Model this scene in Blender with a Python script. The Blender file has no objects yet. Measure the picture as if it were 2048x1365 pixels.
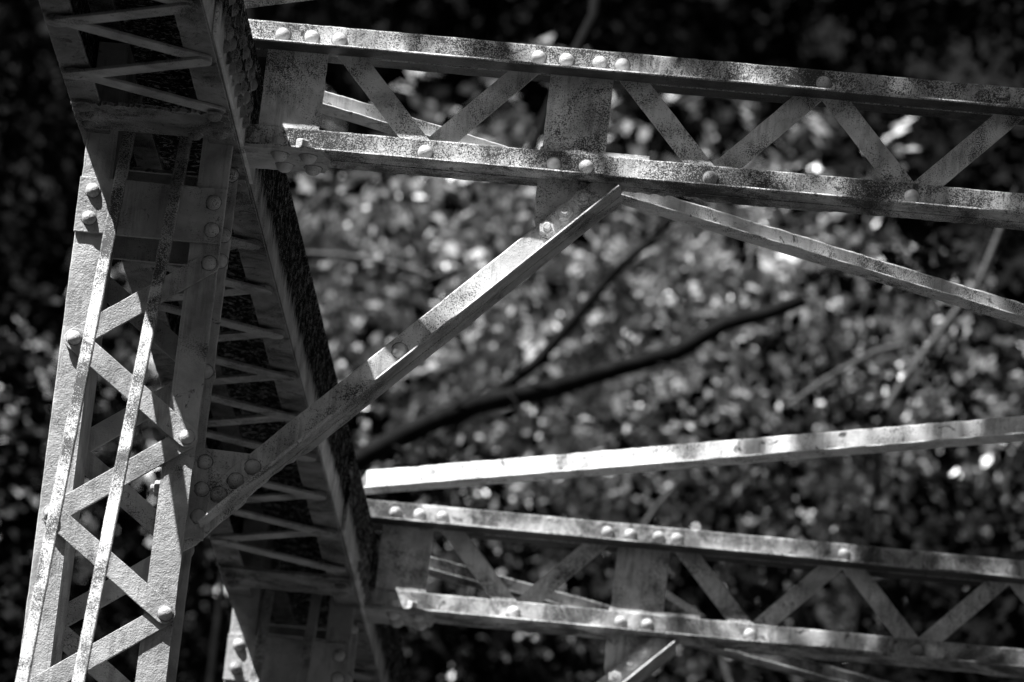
import bpy, math, random
from mathutils import Matrix, Vector, noise
import numpy as np

S = bpy.context.scene
COL = S.collection

# ------------------------------------------------------------------ camera
cd = bpy.data.cameras.new("camera"); cam = bpy.data.objects.new("camera", cd); COL.objects.link(cam)
S.camera = cam
cd.lens = 300.0; cd.sensor_width = 36.0; cd.clip_start = 0.5; cd.clip_end = 4000
cam.matrix_world = Matrix(((0.9929, -0.0913, 0.0766, 2.5567),
                           (0.0483, -0.2798, -0.9588, -20.377),
                           (0.1090, 0.9557, -0.2734, 1.5782),
                           (0, 0, 0, 1)))
cd.dof.use_dof = True; cd.dof.focus_distance = 21.6; cd.dof.aperture_fstop = 6.0

# ------------------------------------------------------------------ light
LD = Vector((0.414, 0.285, -0.864)).normalized()          # direction the sunlight travels
W = bpy.data.worlds.new("World"); S.world = W; W.use_nodes = True
nt = W.node_tree; nt.nodes.clear()
sky = nt.nodes.new("ShaderNodeTexSky"); sky.sky_type = 'NISHITA'; sky.sun_disc = False
sky.sun_elevation = math.asin(-LD.z); sky.sun_rotation = math.atan2(-LD.x, -LD.y)
bw = nt.nodes.new("ShaderNodeRGBToBW"); bg = nt.nodes.new("ShaderNodeBackground"); bg.inputs[1].default_value = 0.05
wo = nt.nodes.new("ShaderNodeOutputWorld")
nt.links.new(sky.outputs[0], bw.inputs[0]); nt.links.new(bw.outputs[0], bg.inputs[0]); nt.links.new(bg.outputs[0], wo.inputs[0])
sl = bpy.data.lights.new("sun", 'SUN'); sl.energy = 5.0; sl.angle = math.radians(0.53)
sun = bpy.data.objects.new("sun", sl); COL.objects.link(sun)
sun.rotation_euler = LD.to_track_quat('-Z', 'Y').to_euler(); sun.location = (-10, -8, 30)

S.view_settings.view_transform = 'Standard'; S.view_settings.look = 'None'
S.view_settings.exposure = 1.4; S.view_settings.gamma = 1.0
S.render.engine = 'CYCLES'; S.cycles.use_denoising = True
S.cycles.max_bounces = 6; S.cycles.diffuse_bounces = 3; S.cycles.glossy_bounces = 2; S.cycles.transmission_bounces = 2
S.cycles.sample_clamp_indirect = 3.0

L = 4.62            # panel length
ZB = 7.80           # underside of top chord
SUN_CLEAR = 0

# ------------------------------------------------------------------ materials
def nodes(m):
    m.use_nodes = True
    t = m.node_tree; b = t.nodes["Principled BSDF"]
    return t, b
def g(v): return (v, v, v, 1)

def steel(name, base=0.36, light=0.5, dark=0.035, speck=0.5, stain=0.5, rough=0.5, bump=0.5, grain=420, moss=None, drip=0.0, edge=0.75, spec=0.5):
    """old grey bridge paint: pitted, speckled with rust, stained in clouds"""
    m = bpy.data.materials.new(name); t, b = nodes(m); N = t.nodes; K = t.links
    geo = N.new("ShaderNodeNewGeometry")
    def nz(scale, detail, rough_=0.6, vec=None, dist=0.0):
        n = N.new("ShaderNodeTexNoise"); n.inputs["Scale"].default_value = scale
        n.inputs["Detail"].default_value = detail; n.inputs["Roughness"].default_value = rough_
        n.inputs["Distortion"].default_value = dist
        K.new(vec or geo.outputs["Position"], n.inputs["Vector"]); return n.outputs["Fac"]
    def ramp(fac, stops):
        r = N.new("ShaderNodeValToRGB"); e = r.color_ramp.elements
        e[0].position, e[0].color = stops[0][0], g(stops[0][1]); e[1].position, e[1].color = stops[1][0], g(stops[1][1])
        for p, c in stops[2:]:
            x = e.new(p); x.color = g(c)
        K.new(fac, r.inputs[0]); return r.outputs[0]
    def mix(fac, a, c, mode='MIX'):
        x = N.new("ShaderNodeMix"); x.data_type = 'RGBA'; x.blend_type = mode
        if isinstance(fac, float): x.inputs[0].default_value = fac
        else: K.new(fac, x.inputs[0])
        for s, v in ((6, a), (7, c)):
            if isinstance(v, float): x.inputs[s].default_value = g(v)
            else: K.new(v, x.inputs[s])
        return x.outputs[2]
    def math_(op, a, c):
        x = N.new("ShaderNodeMath"); x.operation = op; x.use_clamp = True
        for s, v in ((0, a), (1, c)):
            if isinstance(v, (int, float)): x.inputs[s].default_value = v
            else: K.new(v, x.inputs[s])
        return x.outputs[0]
    vec = geo.outputs["Position"]
    cloud = nz(9, 4, 0.6, vec, 0.4)
    tone = ramp(cloud, [(0.3, base * 0.62), (0.68, light)])
    # clouds that say where rust specks crowd
    dens = nz(6.5, 5, 0.65, vec, 0.8)
    fine = nz(330, 3, 0.75)
    sp = math_('ADD', math_('MULTIPLY', fine, 0.75), math_('MULTIPLY', dens, 0.6))
    th = 0.93 - 0.26 * speck
    speckf = ramp(sp, [(th - 0.11, 0.0), (th - 0.03, 1.0)])
    col = mix(speckf, tone, dark)
    if stain > 0:
        s2 = nz(17, 6, 0.7, vec, 1.2)
        sf = ramp(s2, [(0.66 - 0.12 * stain, 0.0), (0.72 - 0.12 * stain, 1.0)])
        col = mix(math_('MULTIPLY', sf, 0.9), col, dark * 0.8)
    if drip:                      # rust runs hanging from the ledges
        dm = N.new("ShaderNodeMapping"); dm.inputs["Scale"].default_value = (55, 55, 5)
        K.new(vec, dm.inputs[0])
        dn = nz(1.0, 4, 0.7, dm.outputs[0], 0.3); dn2 = nz(11, 2, 0.5)
        df = ramp(math_('ADD', math_('MULTIPLY', dn, 0.7), math_('MULTIPLY', dn2, 0.5)), [(0.62, 0.0), (0.72, 1.0)])
        col = mix(math_('MULTIPLY', df, drip), col, dark * 1.5)
    if edge:                      # paint rubbed thin and pale along the edges
        bv = N.new("ShaderNodeBevel"); bv.samples = 4; bv.inputs["Radius"].default_value = 0.0035
        vd = N.new("ShaderNodeVectorMath"); vd.operation = 'DOT_PRODUCT'
        K.new(bv.outputs[0], vd.inputs[0]); K.new(geo.outputs["Normal"], vd.inputs[1])
        em = ramp(vd.outputs["Value"], [(0.80, 1.0), (0.985, 0.0)])
        en = ramp(nz(60, 3, 0.6), [(0.38, 0.15), (0.6, 1.0)])
        col = mix(math_('MULTIPLY', math_('MULTIPLY', em, en), edge), col, 0.8)
    if moss is not None:          # growth and dirt that starts above a height, hanging down in streaks
        mp = N.new("ShaderNodeMapping"); mp.inputs["Scale"].default_value = (30, 30, 3.0)
        K.new(vec, mp.inputs[0])
        st = nz(1.0, 5, 0.65, mp.outputs[0], 0.6)
        sx = N.new("ShaderNodeSeparateXYZ"); K.new(vec, sx.inputs[0])
        hz = N.new("ShaderNodeMapRange"); hz.inputs[1].default_value = moss[0]; hz.inputs[2].default_value = moss[1]
        K.new(sx.outputs[2], hz.inputs[0])
        ff = ramp(math_('ADD', math_('MULTIPLY', st, 0.9), hz.outputs[0]), [(0.62, 0.0), (0.86, 1.0)])
        fl = ramp(nz(38, 6, 0.8, None, 1.5), [(0.53, 0.0), (0.62, 1.0)])
        mc = mix(fl, 0.014, 0.5)
        col = mix(ff, col, mc)
        inv = math_('SUBTRACT', 1.0, ff)
        K.new(math_('MULTIPLY', inv, spec), b.inputs["Specular IOR Level"])
    K.new(col, b.inputs["Base Color"])
    if moss is None: b.inputs["Specular IOR Level"].default_value = spec
    rr = N.new("ShaderNodeMapRange"); rr.inputs[3].default_value = rough; rr.inputs[4].default_value = 0.85
    K.new(speckf, rr.inputs[0]); K.new(rr.outputs[0], b.inputs["Roughness"])
    gr = nz(grain, 2, 0.6); gr2 = nz(grain * 0.3, 3, 0.6)
    h = math_('ADD', math_('MULTIPLY', gr, 0.55), math_('MULTIPLY', gr2, 0.7))
    h = math_('SUBTRACT', h, math_('MULTIPLY', speckf, 0.12))
    bp = N.new("ShaderNodeBump"); bp.inputs["Strength"].default_value = bump; bp.inputs["Distance"].default_value = 0.004
    K.new(h, bp.inputs["Height"]); K.new(bp.outputs[0], b.inputs["Normal"])
    return m

M_POST = steel("post_paint", base=0.34, light=0.52, speck=0.26, stain=0.2, drip=0.35, bump=0.8, grain=230)
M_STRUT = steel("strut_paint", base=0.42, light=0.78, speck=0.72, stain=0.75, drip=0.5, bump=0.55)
M_LACE = steel("lacing_paint", base=0.6, light=0.88, speck=0.5, stain=0.3, bump=0.5, drip=0.4)
M_KNEE = steel("brace_paint", base=0.56, light=0.74, speck=0.42, stain=0.2, drip=0.4, bump=0.4, rough=0.4)
M_TIE = steel("tie_bar_paint", base=0.45, light=0.68, speck=0.68, stain=0.1, bump=0.5)
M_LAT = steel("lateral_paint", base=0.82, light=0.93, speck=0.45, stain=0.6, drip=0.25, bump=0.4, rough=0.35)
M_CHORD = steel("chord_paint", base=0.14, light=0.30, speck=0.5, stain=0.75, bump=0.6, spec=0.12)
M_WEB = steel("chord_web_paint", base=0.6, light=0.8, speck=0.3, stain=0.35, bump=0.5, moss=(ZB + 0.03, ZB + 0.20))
M_COLLAR = steel("dark_collar", base=0.12, light=0.28, speck=0.6, stain=0.3, bump=0.4)
M_UNDER = steel("dark_underside", base=0.04, light=0.09, speck=0.5, stain=0.6, bump=0.6, spec=0.08)
M_RIV = steel("rivet_paint", base=0.5, light=0.65, speck=0.35, stain=0.0, bump=0.6, grain=300)
M_CBAR = steel("chord_lacing_paint", base=0.26, light=0.46, speck=0.4, stain=0.4, bump=0.5, spec=0.15)
M_DARK = steel("rusted_paint", base=0.10, light=0.16, speck=0.7, stain=0.6, bump=0.6)

def plain(name, v, rough=0.9, var=0.4, scale=3.0, spec=0.3):
    m = bpy.data.materials.new(name); t, b = nodes(m)
    n = t.nodes.new("ShaderNodeTexNoise"); n.inputs["Scale"].default_value = scale; n.inputs["Detail"].default_value = 6
    gp = t.nodes.new("ShaderNodeNewGeometry"); t.links.new(gp.outputs["Position"], n.inputs["Vector"])
    r = t.nodes.new("ShaderNodeValToRGB"); r.color_ramp.elements[0].position = 0.3; r.color_ramp.elements[1].position = 0.7
    r.color_ramp.elements[0].color = g(v * (1 - var)); r.color_ramp.elements[1].color = g(v * (1 + var))
    t.links.new(n.outputs["Fac"], r.inputs[0]); t.links.new(r.outputs[0], b.inputs["Base Color"])
    b.inputs["Roughness"].default_value = rough; b.inputs["Specular IOR Level"].default_value = spec
    return m
M_BARK = plain("bark", 0.010, var=0.5, scale=14, spec=0.05)
M_BARK_PALE = plain("pale_bark", 0.08, var=0.4, scale=20)
M_ROAD = plain("worn_asphalt_road", 0.06, var=0.2, scale=5)
M_GROUND = plain("gravel_bank", 0.03, var=0.3, scale=2)
M_SOIL = plain("leaf_litter", 0.010, var=0.5, scale=1.5, spec=0.0)

def leafmat(name, lo, hi, rough=0.35, trans=0.25, spec=0.6):
    m = bpy.data.materials.new(name); t, b = nodes(m); N = t.nodes; K = t.links
    at = N.new("ShaderNodeAttribute"); at.attribute_name = "shade"
    mr = N.new("ShaderNodeMapRange"); mr.inputs[3].default_value = lo; mr.inputs[4].default_value = hi
    K.new(at.outputs["Fac"], mr.inputs[0]); K.new(mr.outputs[0], b.inputs["Base Color"])
    b.inputs["Roughness"].default_value = rough; b.inputs["Specular IOR Level"].default_value = spec
    tr = N.new("ShaderNodeBsdfTranslucent"); K.new(mr.outputs[0], tr.inputs[0])
    mx = N.new("ShaderNodeMixShader"); mx.inputs[0].default_value = trans
    out = N["Material Output"]; K.new(b.outputs[0], mx.inputs[1]); K.new(tr.outputs[0], mx.inputs[2]); K.new(mx.outputs[0], out.inputs[0])
    return m
M_LEAF = leafmat("broad_leaves", 0.008, 0.85, trans=0.12)
M_LEAF_DARK = leafmat("darkened_leaves", 0.002, 0.010, rough=0.7, trans=0.1, spec=0.03)  # near-black leaves: shade and dark corners put into the leaf colour

# ------------------------------------------------------------------ mesh helpers
class MB:
    def __init__(s): s.v = []; s.f = []; s.sm = []
    def add(s, verts, faces, smooth=False):
        o = len(s.v); s.v += [tuple(p) for p in verts]
        s.f += [tuple(i + o for i in f) for f in faces]; s.sm += [smooth] * len(faces)
    def build(s, name, mat, parent=None, bevel=0.0, seg=2):
        me = bpy.data.meshes.new(name); me.from_pydata(s.v, [], s.f); me.validate()
        me.polygons.foreach_set("use_smooth", s.sm[:len(me.polygons)] + [False] * (len(me.polygons) - len(s.sm)))
        me.materials.append(mat)
        o = bpy.data.objects.new(name, me); COL.objects.link(o)
        if parent: o.parent = parent
        if bevel:
            b = o.modifiers.new("bevel", 'BEVEL'); b.width = bevel; b.segments = seg; b.limit_method = 'ANGLE'; b.angle_limit = math.radians(40)
        return o
    def box(s, a, b):
        x0, y0, z0 = a; x1, y1, z1 = b
        s.add([(x0,y0,z0),(x1,y0,z0),(x1,y1,z0),(x0,y1,z0),(x0,y0,z1),(x1,y0,z1),(x1,y1,z1),(x0,y1,z1)],
              [(0,3,2,1),(4,5,6,7),(0,1,5,4),(1,2,6,5),(2,3,7,6),(3,0,4,7)])
    def prism(s, pts, o, u, v, w, t):
        """outline pts (a,b) in the plane o+a*u+b*v, thickness t along w"""
        o, u, v, w = map(Vector, (o, u, v, w)); n = len(pts)
        A = [o + u * a + v * b for a, b in pts]; B = [p + w * t for p in A]
        f = [tuple(range(n))[::-1], tuple(range(n, 2 * n))] + [(i, (i + 1) % n, n + (i + 1) % n, n + i) for i in range(n)]
        if u.cross(v).dot(w) * t * area(pts) < 0: f = [q[::-1] for q in f]
        s.add(A + B, f)
    def sweep(s, path, secs, a_ax, b_ax):
        """closed sections (lists of (a,b)) carried along path points"""
        n = len(secs[0]); V = []
        for p, sec in zip(path, secs):
            for a, b in sec: V.append(Vector(p) + a_ax * a + b_ax * b)
        F = []
        for i in range(len(path) - 1):
            for j in range(n):
                k = (j + 1) % n
                F.append((i * n + j, i * n + k, (i + 1) * n + k, (i + 1) * n + j))
        F.append(tuple(range(n))[::-1]); F.append(tuple(range((len(path) - 1) * n, len(path) * n)))
        d = Vector(path[-1]) - Vector(path[0])
        if a_ax.cross(b_ax).dot(d) * area(secs[0]) < 0: F = [q[::-1] for q in F]
        s.add(V, F)
def area(p): return sum(p[i][0] * p[(i + 1) % len(p)][1] - p[(i + 1) % len(p)][0] * p[i][1] for i in range(len(p)))

def nz(*c): return noise.noise(Vector(c))

def l_section(w1, w2, t, r=0.0042):
    """L: heel at the origin, leg 1 along +a (length w1), leg 2 along +b (length w2), rounded toes"""
    q = r
    return [(0, 0), (w1 - q, 0), (w1 - q * .3, q * .3), (w1, q), (w1, t - q), (w1 - q * .3, t - q * .3), (w1 - q, t),
            (t + 2 * q, t), (t + .6 * q, t + .6 * q), (t, t + 2 * q), (t, w2 - q), (t - q * .3, w2 - q * .3), (t - q, w2), (q, w2), (q * .3, w2 - q * .3), (0, w2 - q)]

def angle_bar(mb, A, B, a_ax, b_ax, w1, w2, t=0.009, seed=0, wear=0.0012, bites=(), step=0.012):
    """rolled angle from A to B; the toe edge of leg 1 is eaten by rust (wear, plus bites = (x_from, x_to, depth) in metres along)"""
    A = Vector(A); B = Vector(B); a_ax = Vector(a_ax).normalized(); b_ax = Vector(b_ax).normalized()
    n = max(2, int((B - A).length / step)); P = []; Q = []
    Lg = (B - A).length
    for i in range(n + 1):
        s = Lg * i / n; P.append(A + (B - A) * (i / n))
        d1 = wear * (1.2 * nz(s * 22, seed, 1.3) + 0.9 * nz(s * 75, seed, 5.1))
        d2 = wear * 0.8 * (1.2 * nz(s * 20, seed, 9.3) + 0.8 * nz(s * 70, seed, 7.1))
        for x0, x1, dep in bites:
            if x0 < s < x1:
                e = min(1, min(s - x0, x1 - s) / 0.02)
                d1 -= dep * e * (0.75 + 0.5 * nz(s * 60, seed, 3.3) + 0.35 * nz(s * 150, seed, 2.3))
        bow = 0.0006 * nz(s * 5, seed, 4.4)
        Q.append([(x, y + bow) for x, y in l_section(max(t + .008, w1 + d1), w2 + d2, t)])
    mb.sweep(P, Q, a_ax, b_ax)

def flat_bar(mb, A, B, width, thick, wdir, ndir, seed=0, wear=0.0008, r=0.002, step=0.02):
    A = Vector(A); B = Vector(B); wdir = Vector(wdir).normalized(); ndir = Vector(ndir).normalized()
    n = max(2, int((B - A).length / step)); P = []; Q = []
    for i in range(n + 1):
        s = (B - A).length * i / n; P.append(A + (B - A) * (i / n))
        h = width / 2 + wear * nz(s * 30, seed, 1); k = width / 2 + wear * nz(s * 30, seed, 8)
        Q.append([(-k + r, 0), (h - r, 0), (h, r), (h, thick - r), (h - r, thick), (-k + r, thick), (-k, thick - r), (-k, r)])
    mb.sweep(P, Q, wdir, ndir)

def capsule(mb, A, B, width, y, t, ext=0.0, axis='Y', seed=0):
    """lacing bar with round ends in a plane of constant y (A, B are (x,z)) or constant z (A, B are (x,y))"""
    ax, ay = A; bx, by = B; d = Vector((bx - ax, by - ay)); Lg = d.length; d.normalize(); n = Vector((-d.y, d.x)); r = width / 2
    pts = []
    N = 10
    for i in range(N + 1):
        a = -math.pi / 2 + math.pi * i / N
        pts.append(Vector((bx, by)) + d * (math.cos(a) * r * 0.92 + ext) + n * math.sin(a) * r)
    k = 14
    for i in range(1, k): 
        f = 1 - i / k; pts.append(Vector((ax, ay)) + d * Lg * f + n * (r + 0.0009 * nz(f * 9, seed, 2)))
    for i in range(N + 1):
        a = math.pi / 2 + math.pi * i / N
        pts.append(Vector((ax, ay)) + d * (math.cos(a) * r * 0.92 - ext) + n * math.sin(a) * r)
    for i in range(1, k):
        f = i / k; pts.append(Vector((ax, ay)) + d * Lg * f - n * (r + 0.0009 * nz(f * 9, seed, 6)))
    P = [(p.x, p.y) for p in pts]
    if axis == 'Y': mb.prism(P, (0, y, 0), (1, 0, 0), (0, 0, 1), (0, 1, 0), t)
    else: mb.prism(P, (0, 0, y), (1, 0, 0), (0, 1, 0), (0, 0, 1), t)

def ragged(pts, amp, step=0.008, seed=0, skip=()):
    """breaks an outline into short steps pushed in and out like rust-eaten plate"""
    out = []
    for i, (x, y) in enumerate(pts):
        x2, y2 = pts[(i + 1) % len(pts)]; d = Vector((x2 - x, y2 - y)); n = max(1, int(d.length / step)); nn = Vector((-d.y, d.x)).normalized()
        a = amp[i] if isinstance(amp, (list, tuple)) else amp
        for k in range(n):
            f = k / n; px, py = x + d.x * f, y + d.y * f
            o = a * (nz(px * 40, py * 40, seed) * 1.4 + nz(px * 130, py * 130, seed + 3)) if k else 0
            out.append((px + nn.x * o, py + nn.y * o))
    return out

# shared rivet and bolt meshes, axis +Z, base at the origin
def dome_mesh(name, r, h, mat, seed, rings=7, seg=18):
    V = [(0, 0, -0.002)]; V = []; F = []
    prof = [(r * 1.03, -0.002), (r * 1.0, 0.0015)] + [(r * math.cos(a), h * math.sin(a) ** 0.9) for a in [math.pi / 2 * k / rings for k in range(1, rings)]]
    for i, (rr, z) in enumerate(prof):
        for j in range(seg):
            a = 2 * math.pi * j / seg
            o = 1 + 0.06 * nz(math.cos(a) * 1.3 + seed, math.sin(a) * 1.3, z * 90)
            V.append((rr * o * math.cos(a), rr * o * math.sin(a), z + 0.0008 * nz(j, i, seed) * (i > 1)))
    V.append((0, 0, h))
    for i in range(len(prof) - 1):
        for j in range(seg):
            k = (j + 1) % seg; F.append((i * seg + j, i * seg + k, (i + 1) * seg + k, (i + 1) * seg + j))
    b = (len(prof) - 1) * seg
    for j in range(seg): F.append((b + j, b + (j + 1) % seg, len(V) - 1))
    nf = len(F); o_ = len(V)      # darker collar around the foot of the head
    for rr, z in ((r * 0.98, 0.0006), (r * 1.17, 0.0006), (r * 1.2, -0.0015)):
        for j in range(seg):
            a = 2 * math.pi * j / seg; w = 1 + 0.22 * nz(math.cos(a) * 2 + seed, math.sin(a) * 2, 5) * (rr > r)
            V.append((rr * w * math.cos(a), rr * w * math.sin(a), z))
    for i in range(2):
        for j in range(seg):
            k = (j + 1) % seg; F.append((o_ + (i + 1) * seg + j, o_ + (i + 1) * seg + k, o_ + i * seg + k, o_ + i * seg + j))
    me = bpy.data.meshes.new(name); me.from_pydata(V, [], F); me.materials.append(mat); me.materials.append(M_COLLAR)
    me.polygons.foreach_set("use_smooth", [True] * len(F)); me.polygons.foreach_set("material_index", [0] * nf + [1] * (len(F) - nf)); return me
def hex_mesh(name, r, h, mat, tip=True):
    mb = MB()
    def ring(rad, z, n, ph=0.2): return [(rad * math.cos(ph + 2 * math.pi * k / n), rad * math.sin(ph + 2 * math.pi * k / n), z) for k in range(n)]
    a = ring(r, -0.002, 6) + ring(r, h * 0.82, 6) + ring(r * 0.86, h, 6)
    F = [(j, (j + 1) % 6, 6 + (j + 1) % 6, 6 + j) for j in range(6)] + [(6 + j, 6 + (j + 1) % 6, 12 + (j + 1) % 6, 12 + j) for j in range(6)] + [tuple(range(12, 18))]
    mb.add(a, F)
    if r:   # washer
        w = ring(r * 1.14, -0.002, 20) + ring(r * 1.12, 0.0025, 20)
        mb.add(w, [(j, (j + 1) % 20, 20 + (j + 1) % 20, 20 + j) for j in range(20)] + [tuple(range(20, 40))])
    if tip:
        w = ring(r * 0.5, h - 0.001, 16) + ring(r * 0.5, h + 0.007, 16) + ring(r * 0.36, h + 0.010, 16)
        mb.add(w, [(i * 16 + j, i * 16 + (j + 1) % 16, (i + 1) * 16 + (j + 1) % 16, (i + 1) * 16 + j) for i in (0, 1) for j in range(16)] + [tuple(range(32, 48))], True)
    me = bpy.data.meshes.new(name); me.from_pydata(mb.v, [], mb.f); me.materials.append(mat); return me
DOME = {}
def rivet(p, n, parent, mat=None, r=0.0175, h=0.015, k=[0]):
    mat = M_RIV if mat in (None, M_POST, M_KNEE) else mat; k[0] += 1; key = (mat.name, r, h, k[0] % 3)
    if key not in DOME: DOME[key] = dome_mesh("rivet", r, h, mat, k[0] % 3 * 7.7)
    o = bpy.data.objects.new("rivet", DOME[key]); COL.objects.link(o); o.parent = parent
    o.location = p
    q = Vector(n).to_track_quat('Z', 'Y'); o.rotation_mode = 'QUATERNION'
    o.rotation_quaternion = q @ Vector((0, 0, 1)).to_track_quat('Z', 'Y') if False else q
    return o
HEX = {}
def bolt(p, n, parent, mat=None, r=0.021, h=0.014, spin=0.0, tip=True):
    mat = mat or M_KNEE
    if (mat.name, r) not in HEX: HEX[(mat.name, r)] = hex_mesh("bolt", r, h, mat, tip)
    o = bpy.data.objects.new("bolt", HEX[(mat.name, r)]); COL.objects.link(o); o.parent = parent
    o.location = p; o.rotation_mode = 'QUATERNION'
    q = Vector(n).to_track_quat('Z', 'Y')
    o.rotation_quaternion = q @ Matrix.Rotation(spin, 3, 'Z').to_quaternion()
    return o
FR = (0, -1, 0)

# ------------------------------------------------------------------ ground and road
def struct(name, mb, mat):
    o = mb.build(name, mat); o["kind"] = "structure"; return o
def hill(x, y):
    b = 0.0
    if y > 17: b = (y - 17) * 0.85 + 1.2 * nz(x * .12, y * .12, 3) * min(1, (y - 17) / 6)
    if b > 60: b = 60 + (b - 60) * 0.12
    side = max(0, abs(x - 3.2) - 13) * 1.0; back = max(0, -30 - y) * 0.2  # unseen side and rear banks, added to block low sky light
    b = max(b, min(side, 34) + min(back, 34) * 0.9)
    return b - 0.02 + 0.1 * nz(x * .3, y * .3, 1)
mb = MB()
xs = [-1500, -600, -250, -120, -80, -60] + [x for x in range(-48, 56, 4)] + [70, 90, 130, 260, 620, 1500]
ys = [-1500, -600, -250, -120, -80, -60] + [y for y in range(-48, 100, 4)] + [110, 130, 160, 260, 620, 1500]
V = [(x, y, hill(x, y) - (0.15 if y < 17 else 0)) for y in ys for x in xs]; n = len(xs)
mb.add(V, [(j * n + i, j * n + i + 1, (j + 1) * n + i + 1, (j + 1) * n + i) for j in range(len(ys) - 1) for i in range(n - 1)])
gr = struct("ground", mb, M_GROUND)
gr.data.materials.append(M_SOIL)
for p in gr.data.polygons:
    if p.center.y > 16 or abs(p.center.x - 3.2) > 14 or p.center.y < -30: p.material_index = 1
mb = MB(); mb.box((-0.5, -60, -0.3), (7.1, 16.6, 0.0)); struct("road", mb, M_ROAD)

# ------------------------------------------------------------------ the bridge
bridge = bpy.data.objects.new("truss_bridge", None); COL.objects.link(bridge)
bridge["label"] = "riveted grey steel truss bridge with laced posts, struts and flaking paint"
bridge["category"] = "bridge"

# ---- top chord: two channels, cover plate, laced underside
CX = 0.20; Y0, Y1 = -9.0, 16.0; H = 0.272
mb = MB()
def chord_side(sgn):
    # web with bottom and top flanges turned inwards, as a swept C section (x measured inwards)
    t = 0.010; fl = 0.075
    n = int((Y1 - Y0) / 0.02); P = []; Q = []
    for i in range(n + 1):
        y = Y0 + (Y1 - Y0) * i / n; P.append((sgn * CX, y, ZB))
        d = 0.0016 * (nz(y * 25, sgn, 1) + nz(y * 70, sgn, 2)); e = 0.0016 * (nz(y * 25, sgn, 5) + 0.7 * nz(y * 80, sgn, 6))
        Q.append([(0 + e, 0), (0.0 + e * .5, 0.004), (0, 0.012), (0, H), (fl, H), (fl, H - t), (t, H - t), (t, t), (fl - 0.002 + d, t), (fl + d, t - 0.003), (fl + d, 0.002), (fl - 0.002 + d, 0)])
    mb.sweep(P, Q, Vector((-sgn, 0, 0)), Vector((0, 0, 1)))
chord_side(1); chord_side(-1)
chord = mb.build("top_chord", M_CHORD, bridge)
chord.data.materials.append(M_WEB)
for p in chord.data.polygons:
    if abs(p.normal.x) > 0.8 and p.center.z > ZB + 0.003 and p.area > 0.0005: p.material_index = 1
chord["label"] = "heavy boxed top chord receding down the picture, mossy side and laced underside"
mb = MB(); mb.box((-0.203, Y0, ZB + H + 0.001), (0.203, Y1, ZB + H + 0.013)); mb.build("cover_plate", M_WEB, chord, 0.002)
def chord_lacing(verts):
    for (x0, y0), (x1, y1) in zip(verts[:-1], verts[1:]):
        m = MB(); z = ZB - 0.009 - 0.0085 * (x1 > x0)
        capsule(m, (x0, y0), (x1, y1), 0.052, z, 0.008, axis='Z', seed=y0); m.build("lacing_bar", M_CBAR, chord, 0.0012, 1)
def zig(ya, first, n, step=0.205):
    return [((0.168 if (first > 0) ^ (k % 2) else -0.168), ya + step * k) for k in range(n)]
def chord_batten(y0, y1, torn=False, seed=0):
    m = MB()
    P = [(-0.197, y0), (0.197, y0), (0.197, y1), (-0.197, y1)]
    P = ragged(P, [0.016 if torn else 0.002, 0.002, 0.002, 0.002], 0.007, seed)
    m.prism(P, (0, 0, ZB - 0.010), (1, 0, 0), (0, 1, 0), (0, 0, 1), 0.009); b = m.build("batten_plate", M_CHORD, chord)
    return b
near = zig(-0.40, 1, 6, -0.205); chord_lacing(near)
chord_lacing(zig(0.52, -1, 18, 0.2065 if False else 0.2065))
chord_lacing(zig(L + 0.52, -1, 8))
chord_batten(-0.37, -0.17, True, 1); chord_batten(0.16, 0.38, False, 2)
chord_batten(L - 0.47, L - 0.26, False, 3); chord_batten(L + 0.16, L + 0.38, False, 4)
# gusset plates on the chord sides at the panel points, thick with rivet heads
for yn in (0.0, L):
    m = MB(); P = ragged([(-0.95, 0.015), (0.22, 0.0), (0.22, 0.24), (-0.95, 0.255)], 0.0015, 0.02, 4)
    m.prism(P, (CX + 0.0015, yn, ZB), (0, 1, 0), (0, 0, 1), (1, 0, 0), 0.010)
    gp = m.build("gusset_plate", M_WEB, chord, 0.002)
    rows = [(0.045, 0), (0.095, 0.04), (0.17, 0), (0.225, 0.04)]
    nr = 9 if yn == 0 else 5
    for k in range(nr):
        for j, (dz, off) in enumerate(rows[:3] if yn == 0 else rows[:2]):
            rivet((CX + 0.0115, yn - 0.08 - off - 0.085 * k, ZB + dz), (1, 0, 0), chord, M_CHORD)
# rivets showing on the underside
for p in [(0.165, -0.225), (0.165, -0.315), (0.10, -0.20), (-0.165, -0.22), (-0.165, -0.29), (-0.165, -0.36), (0.166, -0.40)]:
    rivet((p[0], p[1], ZB - 0.0195 if p[1] < -0.38 else ZB - 0.0105), (0, 0, -1), chord, M_CHORD, 0.019, 0.016)
for p in [(0.165, 0.2), (0.165, 0.28), (-0.165, 0.24), (0.165, L - 0.31), (0.165, L - 0.41), (-0.165, L - 0.31), (-0.165, L - 0.41)]:
    rivet((p[0], p[1], ZB - 0.0105), (0, 0, -1), chord, M_CHORD, 0.019, 0.016)

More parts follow.
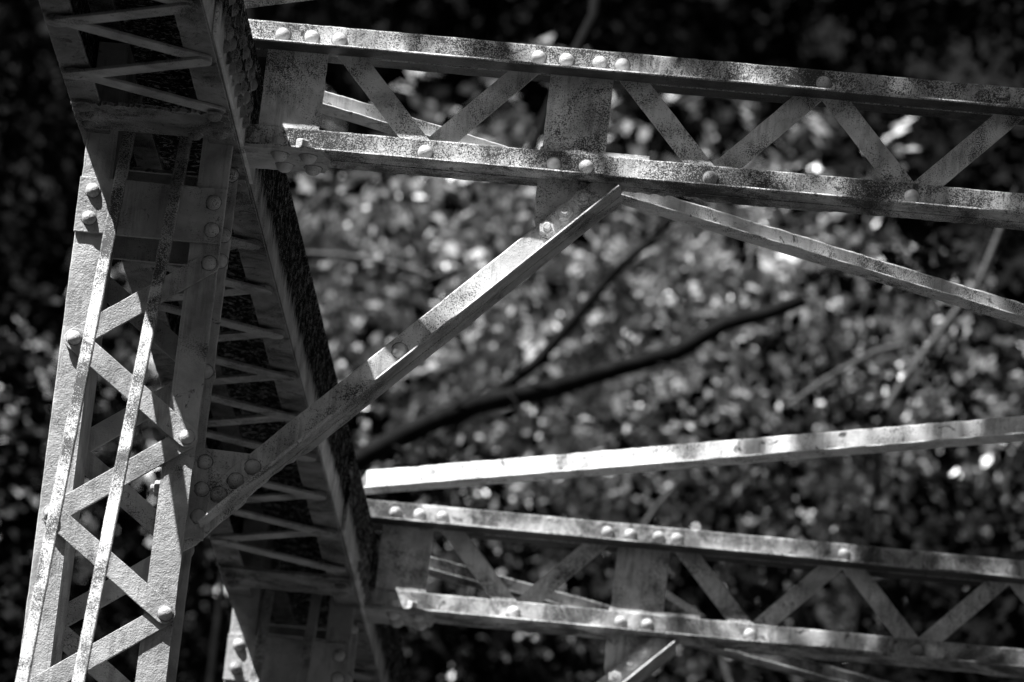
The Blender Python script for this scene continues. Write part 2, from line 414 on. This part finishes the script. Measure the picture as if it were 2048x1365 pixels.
# ---- one laced post (near), copied for the far panel point
PF, PR = -0.10, 0.10
mb = MB(); t = 0.009
def channel(xw, dirn):
    """toe-out channel: web at xw, flanges reaching dirn*0.068"""
    w = 0.068
    for yb, s in ((PF, 1), (PR, -1)):
        A = Vector((xw, yb, 0.0)); B = Vector((xw, yb, 8.04))
        n = 320; P = []; Q = []
        for i in range(n + 1):
            z = 8.04 * i / n; P.append((xw, yb, z)); e = 0.0012 * (nz(z * 22, xw * 9, yb) + 0.8 * nz(z * 70, xw, yb))
            Q.append([(0, 0), (w - 0.002 + e, 0), (w + e, 0.002), (w + e, t - 0.002), (w - 0.002 + e, t), (0, t)])
        mb.sweep(P, Q, Vector((dirn, 0, 0)), Vector((0, s, 0)))
    x0, x1 = sorted((xw, xw - dirn * t)); mb.box((x0, PF + 0.0005, 0.0), (x1, PR - 0.0005, 8.04))
channel(-0.114, -1); channel(0.118, 1)
post = mb.build("laced_post", M_POST, bridge)
def post_plate(z0, z1, y, t_=0.009, name="batten_plate", x0=-0.184, x1=0.186, mat=M_POST):
    m = MB(); m.prism(ragged([(x0, z0), (x1, z0), (x1, z1), (x0, z1)], 0.0008, 0.02, z0), (0, y, 0), (1, 0, 0), (0, 0, 1), (0, 1, 0), t_)
    return m.build(name, mat, post, 0.0018)
post_plate(7.537, 7.682, PF - 0.010)
post_plate(7.537, 7.682, PR + 0.001)
post_plate(7.735, 7.76, PR - 0.03, 0.02, "tie_plate", -0.112, 0.106)
for x, z in ((-0.149, 7.647), (-0.149, 7.575), (0.157, 7.643), (0.160, 7.572)): rivet((x, PF - 0.0105, z), FR, post)
for x, z in ((0.168, 7.62), (0.168, 7.552), (0.168, 7.78), (0.166, 7.262)): rivet((x, PR - t - 0.0005, z), FR, post)
zv = [7.486 - 0.2265 * k for k in range(8)]
pts = [((0.164 if k % 2 == 0 else -0.147), z) for k, z in enumerate(zv)]
for k, (a, b) in enumerate(zip(pts[:-1], pts[1:])):
    m = MB(); y = PF - 0.009 - (0.0085 if k % 2 else 0)
    capsule(m, a, b, 0.054, y, 0.008, 0.0, seed=k); m.build("lacing_bar", M_POST, post, 0.0014)
for k, (x, z) in enumerate(pts[:6]): rivet((x, PF - (0.0095 if k == 0 else 0.018), z), FR, post, None, 0.0175, 0.014)
for k in range(8):
    z = 7.486 - 0.2265 * k; a = ((-0.147 if k % 2 == 0 else 0.164), z); b = ((0.164 if k % 2 == 0 else -0.147), z - 0.2265)
    m = MB(); capsule(m, a, b, 0.054, PR + 0.001 + (0.0085 if k % 2 else 0), 0.008, seed=k + 20); m.build("lacing_bar", M_POST, post, 0.0014)
# clip angle that takes the knee-brace gusset
m = MB(); m.prism(ragged([(0.150, 6.80), (0.222, 6.80), (0.222, 7.035), (0.150, 7.035)], [0.008, 0.002, 0.001, 0.001], 0.01, 8), (0, -0.016, 0), (1, 0, 0), (0, 0, 1), (0, 1, 0), 0.010)
m.build("clip_angle", M_POST, post, 0.0015)
for z in (7.00, 6.93, 6.86): rivet((0.204, -0.0165, z), FR, post, None, 0.017, 0.013)
for z in (6.985, 6.91): bolt((0.108, -0.06, z), (-1, 0, 0), post, M_POST, 0.020, 0.016)

# ---- one cross strut: four angles, lacing and battens between them
XE = 6.40
mb = MB(); GAP = 0.005
ZU, ZL = 8.090, 7.815
strut_bites_low = ((0.93, 1.16, 0.03), (1.45, 1.9, 0.016))
for zb, bites in ((ZU, ()), (ZL, strut_bites_low)):
    angle_bar(mb, (0.205 if zb < 8 else 0.06, -GAP, zb), (XE, -GAP, zb), FR, (0, 0, 1), 0.064, 0.073, seed=zb, wear=0.0012)
    angle_bar(mb, (0.205 if zb < 8 else 0.06, GAP, zb), (XE, GAP, zb), (0, 1, 0), (0, 0, 1), 0.064, 0.073, seed=zb + 4, wear=0.003, bites=bites)
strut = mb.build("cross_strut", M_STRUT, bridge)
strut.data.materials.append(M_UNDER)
for p in strut.data.polygons:      # darker material on the downward faces of the upper angles
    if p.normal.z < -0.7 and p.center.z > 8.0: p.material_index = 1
def strut_batten(x0, x1):
    m = MB(); m.prism(ragged([(x0, ZL + 0.012), (x1, ZL + 0.012), (x1, ZU + 0.06), (x0, ZU + 0.06)], 0.001, 0.02, x0), (0, -0.004, 0), (1, 0, 0), (0, 0, 1), (0, 1, 0), 0.008)
    m.build("batten_plate", M_LACE, strut, 0.001)
strut_batten(0.232, 0.386); strut_batten(0.949, 1.108)
uz, lz = 8.128, 7.853
runs = [[(0.411, uz), (0.659, lz), (0.915, uz)], [(1.127, uz), (1.377, lz), (1.634, uz), (1.882, lz), (2.140, uz), (2.39, lz), (2.645, uz), (2.90, lz), (3.15, uz), (3.40, lz), (3.66, uz), (3.91, lz), (4.16, uz), (4.42, lz), (4.67, uz), (4.92, lz), (5.18, uz)]]
for r_ in runs:
    for k, (a, b) in enumerate(zip(r_[:-1], r_[1:])):
        m = MB(); lo, hi = (a, b) if a[1] < b[1] else (b, a)
        capsule(m, a, b, 0.057, -0.0042 + 0.0041 * (k % 2), 0.004, seed=a[0]); m.build("lacing_bar", M_LACE, strut, 0.0008, 1)
YV = -GAP - 0.0095
for x in (0.267, 0.340, 0.411, 0.915, 0.985, 1.070, 1.127, 1.634, 2.148): rivet((x, YV, uz), FR, strut, M_RIV, 0.0175, 0.016)
for x in (0.659, 0.983, 1.065, 1.377, 1.882): rivet((x, YV, lz), FR, strut, M_RIV, 0.0175, 0.016)
for x in (0.411, 0.915, 1.127, 1.634): rivet((x, GAP + 0.0095, uz + 0.02), (0, 1, 0), strut, M_STRUT, 0.0175, 0.018)
for x in (0.290, 0.352): bolt((x, -0.046, ZL + 0.0095), (0, 0, 1), strut, M_POST, 0.0178, 0.022, 0.4, False)
# horizontal gusset under the strut end, rivet heads on its underside
m = MB(); P = ragged([(0.19, -0.085), (0.405, -0.085), (0.425, -0.02), (0.405, 0.085), (0.19, 0.095)], [0.002, 0.004, 0.006, 0.003, 0.001], 0.008, 5)
m.prism(P, (0, 0, ZL - 0.0105), (1, 0, 0), (0, 1, 0), (0, 0, 1), 0.009); m.build("gusset_plate", M_POST, strut)
for x, y in ((0.300, -0.05), (0.372, -0.05), (0.305, 0.04), (0.377, 0.045)): rivet((x, y, ZL - 0.011), (0, 0, -1), strut, M_POST, 0.021, 0.02)

# ---- knee brace: double angle at 45 degrees, plus its gusset plates
A = Vector((0.214, 0, 6.830)); B = Vector((1.160, 0, 7.793)); d = (B - A).normalized(); up = Vector((-d.z, 0, d.x))
mb = MB()
angle_bar(mb, A + Vector((0, -GAP, 0)), B + Vector((0, -GAP, 0)), FR, up, 0.064, 0.073, seed=31, wear=0.0012)
angle_bar(mb, A + Vector((0, GAP, 0)) + d * 0.002, B + Vector((0, GAP, 0)), (0, 1, 0), up, 0.064, 0.073, seed=37, wear=0.0022, bites=((0.13, 0.33, 0.05),))
knee = mb.build("knee_brace", M_KNEE, bridge)
m = MB(); m.prism([(0.944, 7.90), (0.948, 7.71), (0.965, 7.66), (1.02, 7.66), (1.16, 7.80), (1.22, 7.86), (1.22, 7.90)], (0, -0.0042, 0), (1, 0, 0), (0, 0, 1), (0, 1, 0), 0.0084)
m.build("gusset_plate", M_KNEE, knee, 0.0015)
m = MB(); m.prism([(0.16, 6.76), (0.205, 6.79), (0.38, 6.995), (0.34, 7.035), (0.16, 7.04)], (0, -0.0042, 0), (1, 0, 0), (0, 0, 1), (0, 1, 0), 0.0084)
m.build("gusset_plate", M_KNEE, knee, 0.0015)
for x, z in ((1.0637, 7.770), (1.0245, 7.727), (0.985, 7.684)): bolt((x, YV, z), FR, knee, M_KNEE, 0.0215, 0.013, x * 9)
for x, z in ((0.3231, 6.999), (0.2853, 6.960), (0.2473, 6.921), (0.6532, 7.333)): rivet((x, YV, z), FR, knee, M_KNEE, 0.0185, 0.015)

# ---- flat diagonal tie bars hanging from the panel point towards the camera
ties = []
for x, k, y0, lab in ((-0.079, 0.43, -0.012, "left one of the two thin tie bars crossing in front of the near post"), (0.064, 0.475, 0.0, "right one of the two thin tie bars crossing in front of the near post")):
    mb = MB(); z0 = 7.95
    dv = Vector((0, -k, -1)).normalized(); n_ = Vector((0, -dv.z, dv.y)) * -1
    A = Vector((x, y0, z0)); B = A + dv * 6.9
    flat_bar(mb, A, B, 0.030, 0.020, (1, 0, 0), n_, seed=x * 30, wear=0.001, r=0.0025)
    o = mb.build("tie_bar", M_TIE, bridge); o["label"] = lab; ties.append(o)

# ---- copies for the far panel point
def copy_tree(o, parent, off=None):
    c = o.copy(); COL.objects.link(c); c.parent = parent
    if off is not None: c.location = Vector(o.location) + off
    for ch in list(o.children): copy_tree(ch, c)
    return c
off = Vector((0, L, 0))
post2, strut2, knee2 = [copy_tree(o, bridge, off) for o in (post, strut, knee)]
for o in ties: copy_tree(o, bridge, off)["label"] = "blurred thin tie bar before the far post, at the bottom edge"
post["label"] = "near laced post of crossed flat bars, largest and sharp at the left"
post2["label"] = "far laced post showing only its top at the bottom edge"
strut["label"] = "near cross strut with lacing and batten plates, crossing the top of the picture"
strut2["label"] = "far cross strut with lacing, slightly blurred, low in the picture"
knee["label"] = "long diagonal knee brace from near post up to near strut"
knee2["label"] = "short visible end of the far knee brace at the bottom edge"

# ---- lateral bracing: single angles crossing between the two trusses
def lateral(P, Q, zb, up_h, label, mat=M_LAT, seed=0, w=0.06):
    P = Vector((P[0], P[1], zb)); Q = Vector((Q[0], Q[1], zb)); dd = (Q - P).normalized(); out = Vector((dd.y, -dd.x, 0))
    if out.y > 0: out = -out
    mb = MB(); angle_bar(mb, P, Q, out, (0, 0, 1), w, up_h, 0.008, seed=seed, wear=0.0022, step=0.015)
    o = mb.build("lateral_brace", mat, bridge); o["label"] = label; return o
da = Vector((2.0, -1.294)); db = Vector((1.802, 1.342))
a0 = Vector((0.185, 4.44)); a1 = a0 + da * 3.1
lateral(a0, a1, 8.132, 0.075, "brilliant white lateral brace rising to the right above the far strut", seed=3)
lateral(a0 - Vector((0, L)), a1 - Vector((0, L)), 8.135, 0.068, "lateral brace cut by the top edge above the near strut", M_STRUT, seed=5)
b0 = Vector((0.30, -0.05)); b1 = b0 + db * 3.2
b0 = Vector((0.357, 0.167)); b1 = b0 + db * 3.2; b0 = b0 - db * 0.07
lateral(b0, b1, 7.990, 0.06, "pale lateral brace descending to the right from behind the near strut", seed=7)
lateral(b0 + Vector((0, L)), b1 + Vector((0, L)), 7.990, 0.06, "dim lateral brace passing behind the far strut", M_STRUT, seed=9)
exec_trees = True

# ------------------------------------------------------------------ trees
def tube(mb, pts, radii, seg=8):
    V = []; F = []; up = Vector((0.3, 1, 0.1))
    for i, p in enumerate(pts):
        p = Vector(p); d = (Vector(pts[min(i + 1, len(pts) - 1)]) - Vector(pts[max(i - 1, 0)])).normalized()
        a = d.cross(up).normalized(); b = d.cross(a)
        for j in range(seg):
            an = 2 * math.pi * j / seg; r = radii[i] * (1 + 0.12 * nz(p.x * 3 + j, p.y * 3, p.z * 3))
            V.append(p + (a * math.cos(an) + b * math.sin(an)) * r)
    for i in range(len(pts) - 1):
        for j in range(seg): k = (j + 1) % seg; F.append((i * seg + j, i * seg + k, (i + 1) * seg + k, (i + 1) * seg + j))
    F.append(tuple(range(seg))); F.append(tuple(range((len(pts) - 1) * seg, len(pts) * seg))[::-1])
    mb.add(V, F, True)
def wob(A, B, n, amp, rng):
    A = Vector(A); B = Vector(B); out = []
    for i in range(n + 1):
        f = i / n; e = amp * math.sin(math.pi * min(1, f * 1.0))
        out.append(A.lerp(B, f) + Vector((rng.uniform(-e, e), rng.uniform(-e, e), rng.uniform(-e, e))))
    return out

def leaves_mesh(name, centers, spreads, counts, size, mat, seed, flat=0.5, zmin=None):
    """many leaf blades (each a folded pointed quad pair) scattered in clumps"""
    rg = np.random.default_rng(seed); P = []; D = []; NN = []
    nrm = lambda a: a / np.linalg.norm(a, axis=1)[:, None]
    for c, sp, k in zip(centers, spreads, counts):
        m_ = 9; ns = max(1, k // m_)
        o = rg.normal(size=(ns, 3)) * np.array(sp) + np.array(c)
        d0 = (o - np.array(c)) / np.array(sp) * 0.5 + rg.normal(size=(ns, 3)); d0[:, 2] -= 0.35; d0 = nrm(d0)
        u = rg.normal(size=(ns, 3)); u[:, 2] += flat + 0.6; nn = nrm(u - (u * d0).sum(1)[:, None] * d0); sd = np.cross(d0, nn)
        for q in range(m_):
            sg = 1 if q % 2 else -1; f = (q + rg.uniform(-.3, .3, (ns, 1))) * size * 0.55
            P.append(o + d0 * f); D.append(nrm(d0 + sd * sg * rg.uniform(.3, 1.2, (ns, 1)) + rg.normal(size=(ns, 3)) * .25)); NN.append(nn + rg.normal(size=(ns, 3)) * .3)
    P = np.concatenate(P); d = np.concatenate(D); nn = np.concatenate(NN)
    if zmin is not None: kp = P[:, 2] > zmin; P = P[kp]; d = d[kp]; nn = nn[kp]
    n = len(P); nn = nrm(nn - (nn * d).sum(1)[:, None] * d)
    sdir = np.cross(d, nn); ln = size * rg.uniform(0.5, 1.7, n)[:, None]; wd = ln * rg.uniform(0.16, 0.38, n)[:, None]
    v = np.empty((n, 4, 3))
    v[:, 0] = P; v[:, 1] = P + d * ln * .45 + sdir * wd + nn * wd * .3; v[:, 2] = P + d * ln; v[:, 3] = P + d * ln * .45 - sdir * wd + nn * wd * .3
    me = bpy.data.meshes.new(name); me.vertices.add(n * 4); me.vertices.foreach_set("co", v.reshape(-1))
    me.loops.add(n * 4); me.loops.foreach_set("vertex_index", np.arange(n * 4)); me.polygons.add(n)
    me.polygons.foreach_set("loop_start", np.arange(n) * 4); me.polygons.foreach_set("loop_total", np.full(n, 4))
    me.update(calc_edges=True); me.materials.append(mat)
    at = me.attributes.new("shade", 'FLOAT', 'FACE'); at.data.foreach_set("value", rg.beta(0.9, 3.6, n))
    return me

def tree(name, x, y, h, crown_r, nclump, per, size, mat, label, seed, bark=M_BARK, crown_z=0.45, group="trees on the slope behind the bridge", limbs=7, spr=None, zmin=None, cshift=(0, 0), f0=0.35):
    rng = random.Random(seed); z0 = hill(x, y) - 0.2
    root = bpy.data.objects.new(name, None); COL.objects.link(root); root.location = (x, y, z0)
    root["label"] = label; root["category"] = "tree"
    if group: root["group"] = group
    mb = MB(); top = Vector((rng.uniform(-.6, .6), rng.uniform(-.6, .6), h * 0.85))
    tr = wob((0, 0, 0), top, 9, 0.14, rng); R0 = h * 0.013
    tube(mb, tr, [R0 * (1.25 - i / 9 * 1.05) for i in range(10)], 9)
    cl = []
    for k in range(limbs):
        f = f0 + (0.9 - f0) * k / limbs; base = Vector((0, 0, 0)).lerp(top, f)
        a = k * 2.4 + rng.uniform(-.4, .4); rr = crown_r * rng.uniform(0.6, 0.95)
        end = base + Vector((math.cos(a) * rr, math.sin(a) * rr, rng.uniform(.1, .35) * h * .5))
        tube(mb, wob(base, end, 7, 0.12, rng), [R0 * .42 * (1.1 - i / 7) + 0.006 for i in range(8)], 6)
        for q in range(4):
            e2 = base.lerp(end, 0.4 + .15 * q) + Vector((rng.uniform(-1, 1), rng.uniform(-1, 1), rng.uniform(-.3, 1))) * crown_r * .35
            tube(mb, wob(base.lerp(end, 0.3 + .15 * q), e2, 5, 0.05, rng), [R0 * .14 * (1.1 - i / 5) + 0.004 for i in range(6)], 5); cl.append(e2)
        cl.append(end)
    mb.build("trunk", bark, root)
    C_ = []; Sx = []; N_ = []
    for k in range(nclump):
        if k < len(cl): c = cl[k]
        else:
            while True:
                v = Vector((rng.uniform(-1, 1), rng.uniform(-1, 1), rng.uniform(-1, 1)))
                if v.length < 1: break
            if f0 > 0.6: v = Vector((v.x, v.y, rng.uniform(-1, 1)))
            c = Vector((v.x * crown_r + cshift[0], v.y * crown_r + cshift[1], h * (crown_z + (1 - crown_z) * .5) + v.z * h * (1 - crown_z) * .5))
        s = crown_r * rng.uniform(0.07, 0.16) if spr is None else spr * rng.uniform(.7, 1.3); C_.append(tuple(c)); Sx.append((s * 1.3, s * 1.3, s * .8)); N_.append(int(per * rng.uniform(.5, 1.5)))
    me = leaves_mesh("crown", C_, Sx, N_, size, mat, seed, zmin=zmin)
    o = bpy.data.objects.new("crown", me); COL.objects.link(o); o.parent = root
    return root


SLOPE = "trees on the slope behind the bridge"
# sunlit broadleaf trees that fill the middle of the view
tree("broadleaf_tree", -0.8, 25.0, 9.3, 2.3, 85, 330, 0.08, M_LEAF, "sunlit broadleaf tree in the middle of the background, behind the knee brace", 11, crown_z=0.66)
tree("broadleaf_tree", 0.6, 28.0, 7.6, 1.6, 48, 300, 0.08, M_LEAF, "broadleaf tree with bright leaves at the right, behind the descending lateral brace", 12, crown_z=0.6)
tree("broadleaf_tree", -4.6, 29.0, 7.5, 1.7, 30, 240, 0.08, M_LEAF, "broadleaf tree glimpsed through the lacing of the near post", 13, crown_z=0.2)
# trees with shade painted into the leaves: low in front, sides, behind
tree("darkened_tree", 1.7, 19.0, 12.0, 2.6, 150, 420, 0.08, M_LEAF_DARK, "low tree with darkened leaves behind the far strut, right of its middle", 25, crown_z=0.1)
tree("darkened_tree", -0.9, 19.6, 10.9, 2.1, 130, 420, 0.08, M_LEAF_DARK, "low tree with darkened leaves behind the left half of the far strut", 26, crown_z=0.1)
tree("darkened_tree", 3.7, 20.5, 17, 2.5, 220, 420, 0.08, M_LEAF_DARK, "tree with darkened leaves at the right edge behind both struts", 15, crown_z=0.1)
tree("darkened_tree", -5.3, 20.5, 17, 2.6, 200, 420, 0.08, M_LEAF_DARK, "tree with darkened leaves at the left edge behind the near post", 16, crown_z=0.1)
tree("darkened_tree", -3.4, 35.0, 17, 4.6, 260, 420, 0.11, M_LEAF_DARK, "tree with darkened leaves high behind the sunlit trees, left of the picture's middle", 17, crown_z=0.05)
tree("darkened_tree", 2.6, 36.0, 17, 4.6, 260, 420, 0.11, M_LEAF_DARK, "tree with darkened leaves high behind the sunlit trees, right of the picture's middle", 18, crown_z=0.05)

# dark leaning tree whose bare limb runs across the middle
def bare_tree(name, base, paths, mat, label, group=None):
    root = bpy.data.objects.new(name, None); COL.objects.link(root); root.location = base
    root["label"] = label; root["category"] = "tree"
    if group: root["group"] = group
    b0 = Vector(base)
    for nm, pts, r0, r1 in paths:
        mt = M_BARK if nm == "trunk" else mat
        mb = MB(); P = [Vector(p) - b0 for p in pts]; Q = []; n = len(P) - 1
        for i in range(n):
            for k in range(4):
                f = k / 4; e = 0.012 if (i or k) else 0
                Q.append(P[i].lerp(P[i + 1], f) + Vector((e * nz(i, k, 1), e * 2 * nz(i, k, 2), e * nz(i, k, 3))))
        Q.append(P[-1]); m_ = len(Q) - 1
        tube(mb, Q, [r0 + (r1 - r0) * i / m_ for i in range(m_ + 1)], 8); mb.build(nm, mt, root)
def up3(p, y): return (p[0], y, p[1])
t1 = [(-1.0, 0.0), (-0.75, 3.5), (-0.85, 7.0), (-0.90, 10.1), (-1.12, 11.2), (-1.32, 11.95), (-1.50, 12.6), (-1.7, 13.6), (-1.6, 16.0)]
l1 = [(-1.05, 10.95), (-0.6, 11.26), (-0.38, 11.37), (-0.08, 11.47), (0.23, 11.60), (0.44, 11.68), (0.64, 11.83), (0.83, 11.90), (0.97, 11.97)]
l2 = [(-0.38, 11.37), (-0.16, 11.57), (-0.01, 11.79), (0.14, 12.02), (0.26, 12.15), (0.35, 12.27), (0.52, 12.36)]
l3 = [(-1.62, 13.2), (-1.2, 13.9), (-0.5, 14.2), (-0.08, 13.75), (-0.07, 13.18), (-0.17, 12.91), (-0.25, 12.66), (-0.33, 12.35)]
bare_tree("dark_tree", (-1.0, 15.0, -0.02), [("trunk", [up3(p, 15.0) for p in t1], 0.07, 0.03),
    ("limb", [up3(p, 15.0) for p in l1], 0.052, 0.03), ("limb", [up3(p, 15.0) for p in l2], 0.030, 0.012), ("limb", [up3(p, 15.02) for p in l3], 0.05, 0.018)],
    M_BARK, "dark bare tree with a long black limb running across the middle background")
rb = random.Random(3)
def twigs(parent, path, y, n, mat, ln=0.35):
    for k in range(n):
        i = rb.randrange(len(path) - 1); a = Vector(up3(path[i], y)).lerp(Vector(up3(path[i + 1], y)), rb.random())
        e = a + Vector((rb.uniform(-.6, 1), rb.uniform(-.6, .6), rb.uniform(-.5, .9))).normalized() * rb.uniform(.4, 1) * ln
        m_ = MB(); b0 = parent.location; P = wob(a - b0, e - b0, 4, 0.02, rb); tube(m_, P, [.008, .007, .006, .004, .003], 5)
        m_.build("twig", mat, parent)
dk = [o for o in COL.objects if o.name == "dark_tree"][0]
twigs(dk, l1, 15.0, 9, M_BARK); twigs(dk, l2, 15.0, 6, M_BARK); twigs(dk, l3, 15.0, 4, M_BARK); twigs(dk, t1[3:7], 15.0, 3, M_BARK, .5)
z17 = hill(1.3, 17.0)
s1 = [(1.15, z17), (1.05, 6.0), (1.22, 10.0), (1.30, 12.08), (1.39, 12.26), (1.55, 12.53), (1.67, 12.73), (1.8, 13.2)]
s2 = [(0.85, 12.05), (1.01, 12.20), (1.22, 12.35), (1.36, 12.40)]
s3 = [(1.2, 9.7), (0.6, 11.0), (0.17, 11.23), (0.30, 11.51), (0.40, 11.66)]
bare_tree("pale_sapling", (1.15, 17.0, z17 - 0.05), [("trunk", [up3(p, 17.0) for p in s1[:4]], 0.03, 0.012), ("twig", [up3(p, 17.0) for p in s1[3:]], 0.020, 0.014),
    ("twig", [up3(p, 17.03) for p in s2], 0.012, 0.014), ("twig", [up3(p, 17.0) for p in s3], 0.012, 0.009)],
    M_BARK_PALE, "thin pale sapling with bright slanting twigs at the right of the background")
z17 = hill(-1.6, 17.0)
q1 = [(-1.75, z17), (-1.6, 8.0), (-1.62, 12.3), (-1.43, 12.56), (-1.26, 12.57), (-1.12, 12.56), (-1.0, 12.55), (-0.84, 12.51)]
q2 = [(-1.0, 12.52), (-0.84, 12.50), (-0.68, 12.58), (-0.61, 12.63)]
bare_tree("pale_sapling", (-1.75, 17.0, z17 - 0.05), [("trunk", [up3(p, 17.0) for p in q1[:4]], 0.03, 0.012), ("twig", [up3(p, 17.0) for p in q1[3:]], 0.013, 0.009), ("twig", [up3(p, 17.02) for p in q2], 0.009, 0.006)],
    M_BARK_PALE, "pale twig curving out to the right from behind the top chord")
# unseen tree added beside the road; its crown shades the bridge's right side
tree("added_shade_tree", 8.6, 0.4, 16.2, 7.2, 400, 640, 0.14, M_LEAF_DARK, "tall dark tree beside the road, its crown hanging over the bridge's right side", 21, crown_z=0.82, spr=0.4, group=None, limbs=9, zmin=12.6, cshift=(-3.1, 0), f0=0.68)
# unseen trees added left of the road; their shade keeps the ground under the bridge dark
for k, (x, y, h_) in enumerate(((-4.0, -13.0, 12.0), (-4.0, -7.5, 12.0), (-4.8, -2.0, 7.0), (-4.6, 6.2, 7.4))):
    tree("ground_shade_tree", x, y, h_, 2.7, 90, 330, 0.12, M_LEAF_DARK, "unseen tree added left of the road to shade the ground", 40 + k, crown_z=0.12, group="added trees shading the road left of the bridge", limbs=5)
# undergrowth covering the slope
rg = random.Random(5); C_ = []; Sx = []; N_ = []
for k in range(700):
    x = rg.uniform(-11, 12); y = rg.uniform(19, 46); C_.append((x, y, hill(x, y) + rg.uniform(0.1, 0.9))); s_ = rg.uniform(.25, .6); Sx.append((s_, s_, s_ * .8)); N_.append(rg.randint(30, 110))
me = leaves_mesh("undergrowth", C_, Sx, N_, 0.10, M_LEAF_DARK, 8)
o = bpy.data.objects.new("undergrowth", me); COL.objects.link(o); o["kind"] = "stuff"; o["label"] = "dark undergrowth covering the slope under the trees"; o["category"] = "undergrowth"
